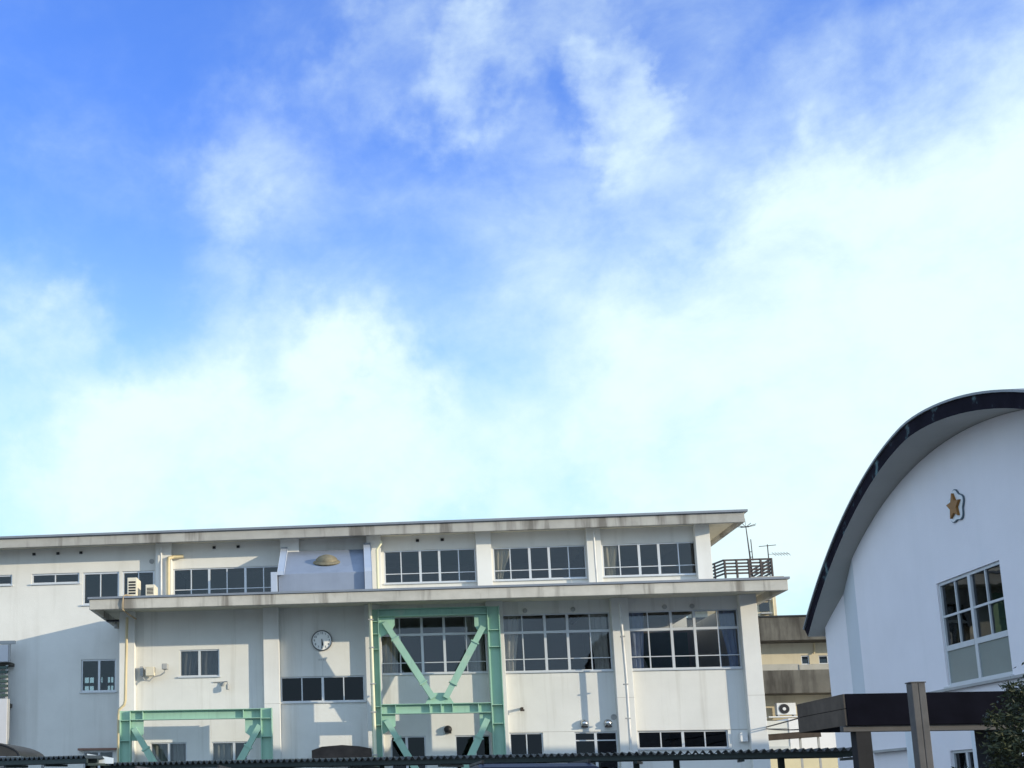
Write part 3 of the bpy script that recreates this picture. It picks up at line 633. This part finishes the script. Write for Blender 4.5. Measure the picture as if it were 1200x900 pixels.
# its big window: two bays, two clear rows over a frosted one
yl = 27.74
w = window(gy, 26.34, 29.14, 4.03, 6.38, GX, (), (), ((5.60, .05),), fn=GB, glassm=GLASSD, frame=.07, rec=.09)
b = MB(); b.box(GX+.035, GX+.145, yl-.06, yl+.06, 4.10, 6.31); b.box(GX+.03, GX+.15, 26.41, yl-.062, 4.82, 4.94); b.box(GX+.03, GX+.15, yl+.062, 29.07, 4.82, 4.94); b.box(GX+.05, GX+.13, 27.05, 27.09, 4.945, 6.31); b.box(GX+.05, GX+.13, 28.40, 28.44, 4.945, 6.31); b.build('mullion', ALU, w)
b = MB(); b.box(GX+.055, GX+.075, 26.41, yl-.061, 4.10, 4.818); b.box(GX+.055, GX+.075, yl+.061, 29.07, 4.10, 4.818); b.build('frosted_pane', FROST, w)
b = MB(); b.box(GX+2.2, GX+2.5, 28.0, 28.35, 3.6, 6.9); b.box(GX+2.2, GX+2.5, 26.6, 26.9, 3.6, 6.9); b.build('inner_column', mat('beige_column', (.55, .5, .38), .9), gy)
b = MB(); b.box(GX+.25, 39.5, 19.8, 35.7, .02, .1); b.box(GX+6, GX+6.1, 19.8, 35.7, .1, 6.0); b.build('interior', INT, gy)
window(gy, 28.25, 29.4, 1.85, 2.62, GX, (), (28.75,), fn=GB, glassm=GLASSD, frame=.06)
for (ya, yb) in ((30.75, 31.3), (27.8, 28.1)):
    b = MB(); b.box(GX-.12, GX-.003, ya, yb, 0, 3.2); b.build('pilaster', GYML, gy, bevel=.01)
b = MB(); b.box(GX-.15, GX-.003, 31.31, 33.5, 2.72, 2.78); b.build('conduit', GREYM, gy)
b = MB(); b.box(GX-.14, GX-.003, 19.6, 24.9, .02, 2.69); dw = b.build('porch_shade_panel', mat('painted_recess_shade', (.018, .018, .022), .9, .2, spec=.1), gy)  # black panel, the dimness under the porch is put into its colour
for (ya, yb, za, zb) in ((24.1, 24.16, 1.9, 2.6), (23.2, 24.099, 1.9, 1.96), (22.4, 22.46, 1.2, 2.6)):
    b = MB(); b.box(GX-.17, GX-.142, ya, yb, za, zb); b.build('window_bar', GREYM, dw)
# emblem
em = thing('school_emblem', 'gold five pointed star over a white petal shape on the gymnasium gable', 'emblem', (GX, 27.78, 7.86))
def rose(u0, w0, r, pr, ph, n=100):
    return [(u0+ (r*(1+pr*math.cos(5*(t-ph))))*math.sin(t), w0+(r*(1+pr*math.cos(5*(t-ph))))*math.cos(t)) for t in [2*math.pi*i/n for i in range(n)]]
def star(u0, w0, r, rin, n=10): return [(u0+(r if i % 2 == 0 else rin)*math.sin(i*math.pi/5), w0+(r if i % 2 == 0 else rin)*math.cos(i*math.pi/5)) for i in range(n)]
fnX = lambda u, w, d: (d, u, w)
MB().prism(rose(27.78, 7.86, .345, .11, 0), fnX, GX-.035, GX-.003).build('outline', mat('slate_edge', (.10, .14, .17), .6), em)
MB().prism(rose(27.78, 7.86, .325, .11, 0), fnX, GX-.045, GX-.0355).build('petal', mat('petal_white', (.72, .74, .75), .6, .06), em)
MB().prism(star(27.78, 7.86, .295, .14), fnX, GX-.10, GX-.0455).build('star', AMBER, em)

# ------------------------------------------------------------------ porch beside the gymnasium
pc = thing('porch_roof', 'flat black porch roof on dark posts beside the gymnasium', 'porch', (10, 21, 0))
b = MB(); b.box(7.42, 12.98, 20.0, 22.1, 2.70, 3.19); b.build('roof', BLACK, pc, bevel=.006)
for (za, zb) in ((2.965, 3.188), (2.702, 2.955)):
    b = MB(); b.box(7.395, 7.418, 20.01, 22.1, za, zb); b.build('end_board', BROWN, pc)
b = MB(); b.box(7.37, 12.9, 20.06, 20.2, 2.61, 2.698); b.build('beam', GREYW, pc)
for x in (7.55, 11.9):
    b = MB(); b.box(x, x+.22, 20.07, 20.29, 0, 2.608); b.build('post', DKPOST, pc)
b = MB(); b.box(10.1, 10.6, 21.5, 21.9, 0, 2.69); b.build('pier', mat('dark_grey_render', (.030, .030, .032), .9, .1), pc)
po = MB(); po.box(7.97, 8.06, 18.98, 19.16, 0, 3.25); po.box(8.064, 8.16, 18.98, 19.16, 0, 3.25); po.box(7.955, 8.175, 18.97, 19.17, 3.252, 3.27)
tag(po.build('wooden_post', GREYW, loc=(8.06, 19.07, 0), bevel=.008), 'tall weathered grey square post standing in front of the black porch roof', 'post')

# ------------------------------------------------------------------ rear building
RY = 66.0
rb = thing('rear_building', 'old beige building with dark stained concrete floor bands between the school and the gymnasium', 'building', (24, RY, 0))
b = MB(); b.wall([15, 34], lambda u: 0.0, lambda u: 10.6, [(22.52, 22.92, 8.40, 8.87), (23.38, 24.3, 8.42, 8.85)], FR, RY, RY+.2); b.build('wall', BEIGE, rb)
b = MB(); b.box(15, 34, RY-1.3, RY+8, 9.52, 10.72); b.build('roof_band', RCONC, rb, bevel=.02)
b = MB(); b.box(15, 34, RY-1.3, RY-.02, 6.82, 8.0); b.build('floor_band', RCONC, rb, bevel=.02)
b = MB(); b.box(15, 34, RY-1.36, RY-1.2, 10.724, 10.80); b.build('drip_edge', DARKM, rb)
b = MB(); b.box(19.5, 22.3, RY-.25, RY-.003, 8.003, 8.42); b.box(22.3, 22.95, RY-.28, RY-.003, 8.003, 8.37); b.box(22.96, 26, RY-.22, RY-.003, 8.003, 8.40); b.build('sill_band', RSTAIN, rb)
window(rb, 22.52, 22.92, 8.40, 8.87, RY, frame=.05, sill=False, glassm=GLASSD)
window(rb, 23.38, 24.3, 8.42, 8.85, RY, (), (23.85,), frame=.04, sill=False, glassm=GLASSD)
b = MB(); b.tube([(23.2, RY-.08, 9.5), (23.2, RY-.08, 9.1), (23.12, RY-.08, 8.95)], .05, 8); b.build('downpipe', PIPEY, rb)
b = MB(); b.box(15, 34, RY+1, RY+8, 10.6, 10.71); b.build('roof', RCONC, rb)
TYF = RY+2.0
b = MB(); b.box(18.6, 22.2, TYF, TYF+4, 10.72, 13.35); tw = b.build('stair_tower', BEIGE, rb, bevel=.02)
b = MB(); b.box(21.35, 21.75, TYF-.06, TYF-.003, 12.55, 13.0); b.box(21.3, 21.8, TYF-.06, TYF-.003, 11.5, 12.0); b.build('window', CARGLASS, tw)
b = MB(); b.box(21.25, 21.85, TYF-.35, TYF-.003, 12.08, 12.2); b.box(21.3, 21.85, TYF-.3, TYF-.003, 11.35, 11.42); b.build('ledge', GREYM, tw)
b = MB(); b.tube([(22.0, TYF-.06, 13.3), (22.0, TYF-.06, 10.8)], .05, 8); b.build('downpipe', PIPEY, tw)
b = MB(); b.box(21.0, 22.7, TYF-.02, TYF+.3, 13.352, 13.42); b.build('cornice', RSTAIN, tw)
ra = MB(); X0, X1, YA, YB2 = 19.7, 22.2, TYF+.1, TYF+4
for i in range(5):
    z = 13.42+.20+i*.185
    ra.box(X0-.9+.9, X1, YA, YA+.06, z, z+.09); ra.bar((X0, YA, z+.045), (X0-.75, YA-.0+3.2, z+.045), .06, .09); ra.box(X1-.06, X1, YA+.06, YB2, z, z+.09)
for x in (X0, X0+.62, X0+1.25, X0+1.87, X1-.07): ra.box(x, x+.09, YA-.03, YA+.09, 13.42, 14.44)
for t in (.3, .65, 1): ra.box(X0-.75*t-.04, X0-.75*t+.04, YA+3.2*t-.04, YA+3.2*t+.04, 13.42, 14.44)
ra.build('railing', RAIL, tw)
b = MB(); b.tube([(22.6, RY+.5, 11.02), (26, RY+.5, 11.05)], .03, 6)
for x in (22.7, 24.2, 25.8): b.tube([(x, RY+.5, 10.7), (x, RY+.5, 11.04)], .025, 6)
b.build('roof_rail', GREYM, rb)
an = thing('radio_mast', 'thin mast with crossed antenna rods rising from the tower railing', 'antenna', (21.38, TYF+1, 13.3))
b = MB(); b.tube([(21.40, TYF+1, 13.35), (21.36, TYF+1, 14.8), (21.28, TYF+1, 16.45)], .06, 8, .025); b.build('mast', RAIL, an)
b = MB()
for a in range(4):
    t = a*math.pi/4+.2; b.tube([(21.28-.55*math.cos(t), TYF+1-.55*math.sin(t), 16.5), (21.28, TYF+1, 16.4), (21.28+.55*math.cos(t), TYF+1+.55*math.sin(t), 16.5)], .018, 5)
b.tube([(21.50, TYF+1, 14.5), (21.48, TYF+1, 15.7)], .025, 6); b.tube([(21.34, TYF+1, 15.0), (21.50, TYF+1, 15.0)], .02, 6); b.tube([(21.34, TYF+1, 14.7), (21.52, TYF+1, 14.7)], .02, 6); b.tube([(21.28, TYF+1, 16.4), (21.26, TYF+1, 16.9)], .012, 5); b.build('rod', RAIL, an)
an = thing('television_antenna', 'small television antenna at the right end of the tower railing', 'antenna', (22.2, TYF+1, 13.3))
b = MB(); b.tube([(22.2, TYF+.6, 13.35), (22.2, TYF+.6, 15.3)], .03, 6); b.build('mast', RAIL, an)
b = MB(); b.tube([(21.75, TYF+.6, 15.2), (22.65, TYF+.6, 15.26)], .02, 5); b.tube([(22.2, TYF+.6, 14.75), (23.3, TYF+.6, 14.75)], .012, 5)
for i in range(6): x = 22.5+i*.15; b.tube([(x, TYF+.3, 14.6), (x, TYF+.9, 14.9)], .012, 5)
b.build('rod', RAIL, an)
ac_unit(21.32, RY-.6, 5.72, .92, .36, .66, 'white air conditioner unit with round fan on the beige rear building', face='y', m_=WHITEM)
b = MB(); b.box(20.4, 23.0, RY-.9, RY-.3, 5.64, 5.70); tag(b.build('bracket_shelf', WHITEM), 'thin white shelf under the air conditioner with the round fan', 'shelf')

# white annex and small shelter behind the carport
ax = thing('annex', 'plain white low annex wall behind the dark flat shelter roof', 'building', (19.5, 58, 0))
b = MB(); b.box(19.0, 25.0, 58.0, 62, 0, 5.15); b.build('wall', ANNEX, ax)
b = MB(); b.box(16.4, 18.99, 58.03, 62, 0, 5.05); b.build('wall', mat('pale_annex_board', (.60, .60, .56), .85, .05, 1), ax)
b = MB(); b.box(16.5, 18.98, 57.97, 58.026, 2.9, 3.9); b.box(16.5, 18.98, 57.97, 58.026, 4.42, 4.44); b.box(16.5, 18.98, 57.97, 58.026, 4.7, 4.72); b.build('board', ANNG, ax)
b = MB(); b.box(16.4, 25, 57.9, 57.965, 0, 3.72); b.build('dado', YEL, ax)
sh = thing('shelter', 'dark flat shelter roof on thin posts in front of the white annex', 'shelter', (16.7, 51, 0))
b = MB(); b.bar((15.4, 51.0, 4.02), (18.0, 51.0, 4.19), 2.2, .045, (0, 0, 1)); b.build('roof', RUST, sh)
b = MB(); b.bar((15.5, 49.95, 3.90), (17.5, 49.95, 4.03), .07, .20, (0, 0, 1)); b.build('beam', RUST, sh)
for x in (16.75, 17.42):
    b = MB(); b.box(x-.035, x+.035, 49.98, 50.05, 0, 3.95); b.build('post', GREYM, sh)
b = MB(); b.tube([(18.22, 50, 0), (18.22, 50, 3.9), (18.27, 50, 4.3), (18.36, 50, 4.55), (18.55, 50, 4.65)], .045, 8)
tag(b.build('bent_pipe', GREYM), 'thin grey pipe with a bent top right of the small shelter', 'pipe')
for (z0, z1, sag, lab) in ((4.05, 4.1, .02, 'upper black cable hanging between the school corner and the porch'), (4.0, 3.6, .10, 'lower sagging black cable between the school corner and the porch')):
    b = MB(); A, Bq = Vector((13.92, 44.9, z0)), Vector((12.95, 35.2, z1))
    b.tube([A.lerp(Bq, i/10) - Vector((0, 0, sag*4*(i/10)*(1-i/10))) for i in range(11)], .022, 6)
    tag(b.build('cable', DARKM), lab, 'cable')

# ------------------------------------------------------------------ carports with corrugated roofs
def carport(p0, p1, depth, z, label, name='carport', posts=(), pitch=.13):
    p0, p1 = Vector((*p0, 0)), Vector((*p1, 0)); d = (p1-p0); Ln = d.length; d.normalize(); nrm_ = Vector((-d.y, d.x, 0))
    r = thing(name, label, 'carport', p0, 'corrugated carports')
    s = MB(); n = int(Ln/pitch*8)
    def Q(i, t, dz): 
        u = Ln*i/n; zz = z + .034*math.cos(2*math.pi*u/pitch) + t*depth*.02 + dz
        return p0 + d*u + nrm_*(t*depth) + Vector((0, 0, zz))
    for i in range(n):
        s.quad(Q(i, 0, 0), Q(i+1, 0, 0), Q(i+1, 1, 0), Q(i, 1, 0)); s.quad(Q(i, 0, -.012), Q(i, 1, -.012), Q(i+1, 1, -.012), Q(i+1, 0, -.012))
        s.quad(Q(i, 0, -.012), Q(i+1, 0, -.012), Q(i+1, 0, 0), Q(i, 0, 0))
    s.build('roof_sheet', CARP, r)
    for t, nm in ((.05, 'beam'), (.5, 'beam'), (.95, 'beam')):
        b = MB(); a = p0+nrm_*(depth*t); c = p1+nrm_*(depth*t); zz = z-.085+t*depth*.02
        b.bar(a+Vector((0, 0, zz)), c+Vector((0, 0, zz)), .06, .09); b.build(nm, CARB, r)
    b = MB()
    for t in [i/8 for i in range(9)]:
        a = p0+d*(Ln*t*.996+.02); b.bar(a+nrm_*(depth*.05)+Vector((0, 0, z-.16)), a+nrm_*(depth*.95)+Vector((0, 0, z-.16+depth*.018)), .05, .05)
    b.build('rafter', CARB, r)
    for t in posts:
        for q in (.5,):
            a = p0+d*(Ln*t)+nrm_*(depth*q); b = MB(); b.box(a.x-.05, a.x+.05, a.y-.05, a.y+.05, 0, z-.13+depth*q*.02); b.build('post', CARB, r)
    return r
carport((-5.85, 26.9), (8.75, 23.15), 3.0, 2.46, 'long dark carport with corrugated roof edge running along the whole lower front', posts=(.225, .40, .62, .745, .795, .92))
carport((-14.0, 28.6), (-5.85, 25.35), .9, 2.57, 'short dark carport with corrugated roof in the lower left corner', posts=(.05, .5, .985))
b = MB(); b.prism([(-5.98, 2.44), (-5.98, 2.66), (-5.40, 2.56), (-5.40, 2.44)], lambda u, w, d: (u, d, w), 26.0, 26.03)
tag(b.build('plastic_panel', PANEL, loc=(-5.7, 26.0, 2.44)), 'small pale plastic panel between the two corrugated carports', 'panel')
# arched shelter
ar = thing('arched_shelter', 'brown arched plastic shelter roof behind the short carport at left', 'shelter', (-11, 37, 0))
b = MB(); n = 20
def A_(i, t, dr): th = math.pi*i/n; return (-12.2+(1.85+dr)*math.cos(th), 36.0+3.0*t, 3.02+(.52+dr)*math.sin(th))
for i in range(n):
    b.quad(A_(i, 0, 0), A_(i+1, 0, 0), A_(i+1, 1, 0), A_(i, 1, 0)); b.quad(A_(i, 0, -.03), A_(i, 1, -.03), A_(i+1, 1, -.03), A_(i+1, 0, -.03))
    b.quad(A_(i, 0, 0), A_(i, 0, -.03), A_(i+1, 0, -.03), A_(i+1, 0, 0)); b.quad(A_(i, 1, 0), A_(i+1, 1, 0), A_(i+1, 1, -.03), A_(i, 1, -.03))
b.build('roof', ARCHB, ar, smooth=True)
b = MB(); b.prism([(A_(i, 0, -.04)[0], A_(i, 0, -.04)[2]) for i in range(n+1)], lambda u, w, d: (u, d, w), 36.02, 36.05); b.build('end_panel', ARCHB, ar)
b = MB()
for t in (.005, .33, .66, .995): b.tube([A_(i, t, -.05) for i in range(n+1)], .025, 6)
b.build('rib', DARKM, ar)
for x in (-14.0, -10.42):
    for y in (36.1, 38.9):
        b = MB(); b.box(x-.04, x+.04, y-.04, y+.04, 0, 3.0); b.build('post', GREYM, ar)
b = MB(); b.box(-14, -10.9, 38.7, 38.75, 2.2, 3.1); b.build('back_panel', WHITEM, ar)

# ------------------------------------------------------------------ parked vans
def van(x, y, h, w, ln, paint, label):
    r = thing('parked_van', label, 'van', (x, y, 0), 'parked vans')
    hw = w/2
    prof = [(0, .35), (0, 1.0), (.05, 1.15), (.18, h-.16), (.30, h-.05), (.6, h), (ln*.55, h), (ln*.68, h-.06), (ln*.86, 1.15), (ln*.98, .95), (ln, .75), (ln, .35)]
    bm = MB(); n0 = 0
    def wid(z): return hw if z < 1.05 else hw-(z-1.05)/(h-1.05)*.13
    k = len(prof)
    for s in (-1, 1): bm.v += [(x+s*wid(z), y+yy, z) for yy, z in prof]
    bm.f.append(tuple(range(k))); bm.f.append(tuple(reversed(range(k, 2*k))))
    for i in range(k): j = (i+1) % k; bm.f.append((i, k+i, k+j, j))
    bm.build('body', paint, r, bevel=.05)
    gw = MB()
    gw.quad((x-hw+.14, y+.062, 1.2), (x+hw-.14, y+.062, 1.2), (x+hw-.24, y+.150, h-.26), (x-hw+.24, y+.150, h-.26)); gw.build('rear_window', CARGLASS, r)
    for s in (-1, 1):
        sw = MB()
        for (a, c) in ((.35, ln*.33), (ln*.36, ln*.60)):
            sw.quad((x+s*(wid(1.2)+.006), y+a, 1.2), (x+s*(wid(1.2)+.006), y+c, 1.2), (x+s*(wid(h-.22)+.006), y+c, h-.22), (x+s*(wid(h-.22)+.006), y+a+.06, h-.22))
        sw.build('side_window', CARGLASS, r)
        for a in (.85, ln-.95):
            wh = MB(); wh.lathe((x+s*(hw-.2), y+a, .33), (s, 0, 0), [(.33, 0), (.33, .21)], 24); t_ = wh.build('tyre', TYRE, r)
            wh = MB(); wh.lathe((x+s*(hw+.011), y+a, .33), (s, 0, 0), [(.2, 0), (.2, .01), (.05, .015)], 18); wh.build('rim', STEEL, t_)
        tl = MB(); tl.box(x+s*(hw-.14)-.06, x+s*(hw-.14)+.06, y-.012, y+.03, .9, 1.1); tl.build('tail_light', TAIL, r)
        rr = MB(); rr.bar((x+s*(hw-.2), y+.55, h+.03), (x+s*(hw-.2), y+ln*.55, h+.03), .03, .035)
        for a in (.6, ln*.3, ln*.53): rr.box(x+s*(hw-.2)-.014, x+s*(hw-.2)+.014, y+a, y+a+.05, h-.005, h+.013)
        rr.build('roof_rail', DARKM, r)
    bp = MB(); bp.box(x-hw+.03, x+hw-.03, y-.06, y-.002, .36, .66); bp.build('bumper', paint, r, bevel=.03)
    return r
van(2.2, 15.8, 2.07, 1.75, 4.6, NAVY, 'dark navy van whose roof shows under the middle of the carport')
van(-2.95, 18.6, 2.13, 1.72, 4.4, VWHITE, 'white van whose roof shows under the left half of the carport')

# ------------------------------------------------------------------ tree and shrub at the right edge
def leafy(root, blobs, nleaf, size, seed, nm='crown'):
    rnd = random.Random(seed); m_ = MB(); mi = []
    for i in range(nleaf):
        bx, by, bz, br, wt = rnd.choices(blobs, [q[4] for q in blobs])[0]
        while True:
            v = Vector((rnd.uniform(-1, 1), rnd.uniform(-1, 1), rnd.uniform(-1, 1)))
            if .15 < v.length < 1: break
        v = v*(.55+.45*rnd.random())*br*(1.0 if rnd.random() < .9 else 1.22); c = Vector((bx, by, bz))+Vector((v.x, v.y, v.z*.85))
        a = Vector((rnd.gauss(0, 1), rnd.gauss(0, 1), rnd.gauss(0, .8))).normalized(); b_ = a.orthogonal().normalized()
        b_.rotate(Matrix.Rotation(rnd.uniform(0, 6.28), 3, a)); n_ = a.cross(b_)
        s = size*rnd.uniform(.6, 1.3)
        m_.quad(c-a*s, c+b_*s*.33+n_*s*.08, c+a*s, c-b_*s*.33+n_*s*.08)
    o = m_.build(nm, [LEAF, LEAF2], root)
    for p in o.data.polygons: p.material_index = 1 if rnd.random() < .28 else 0
    return o
tr = thing('garden_tree', 'small dark evergreen tree with ragged leaves at the right edge before the porch', 'tree', (7.35, 14, 0))
t = MB(); t.tube([(7.35, 14, 0), (7.32, 14.02, .8), (7.25, 14, 1.5), (7.3, 14, 2.2), (7.4, 14, 2.9)], .09, 8, .02)
for (q, e) in (((7.27, 14, 1.3), (6.75, 13.8, 1.9)), ((7.25, 14, 1.6), (7.8, 14.2, 2.3)), ((7.28, 14, 1.9), (6.85, 14.1, 2.4)), ((7.3, 14, 2.1), (7.1, 13.7, 2.8)), ((7.3, 14, 1.4), (7.5, 13.6, 2.0))):
    t.tube([q, tuple((Vector(q)+Vector(e))/2+Vector((0, 0, -.05))), e], .04, 6, .01)
t.build('trunk', BARK, tr, smooth=True)
blobs = [(6.95, 14, 2.38, .36, 3), (7.3, 14, 2.6, .45, 4), (6.70, 13.9, 2.14, .24, 2), (7.1, 13.8, 2.1, .38, 3), (7.6, 14.1, 2.4, .5, 4), (6.92, 14, 2.68, .2, .9), (6.82, 14.1, 1.9, .28, 1.6), (7.35, 14, 2.95, .35, 2), (7.25, 14, 1.85, .45, 2.5), (6.62, 13.9, 2.4, .14, .5)]
leafy(tr, blobs, 8200, .034, 3)
sr = thing('low_shrub', 'low leafy shrub tip under the porch near the tree', 'shrub', (6.35, 14.2, 0))
t = MB()
for i in range(7):
    a = i*.9; t.tube([(6.38, 14.2, 0), (6.38+.10*math.cos(a), 14.2+.1*math.sin(a), 1.0), (6.38+.22*math.cos(a), 14.2+.2*math.sin(a), 1.85)], .012, 5, .005)
t.build('stem', BARK, sr)
leafy(sr, [(6.4, 14.2, 1.75, .24, 2), (6.3, 14.2, 1.5, .3, 2), (6.5, 14.2, 1.4, .3, 2)], 1100, .030, 5, 'foliage')
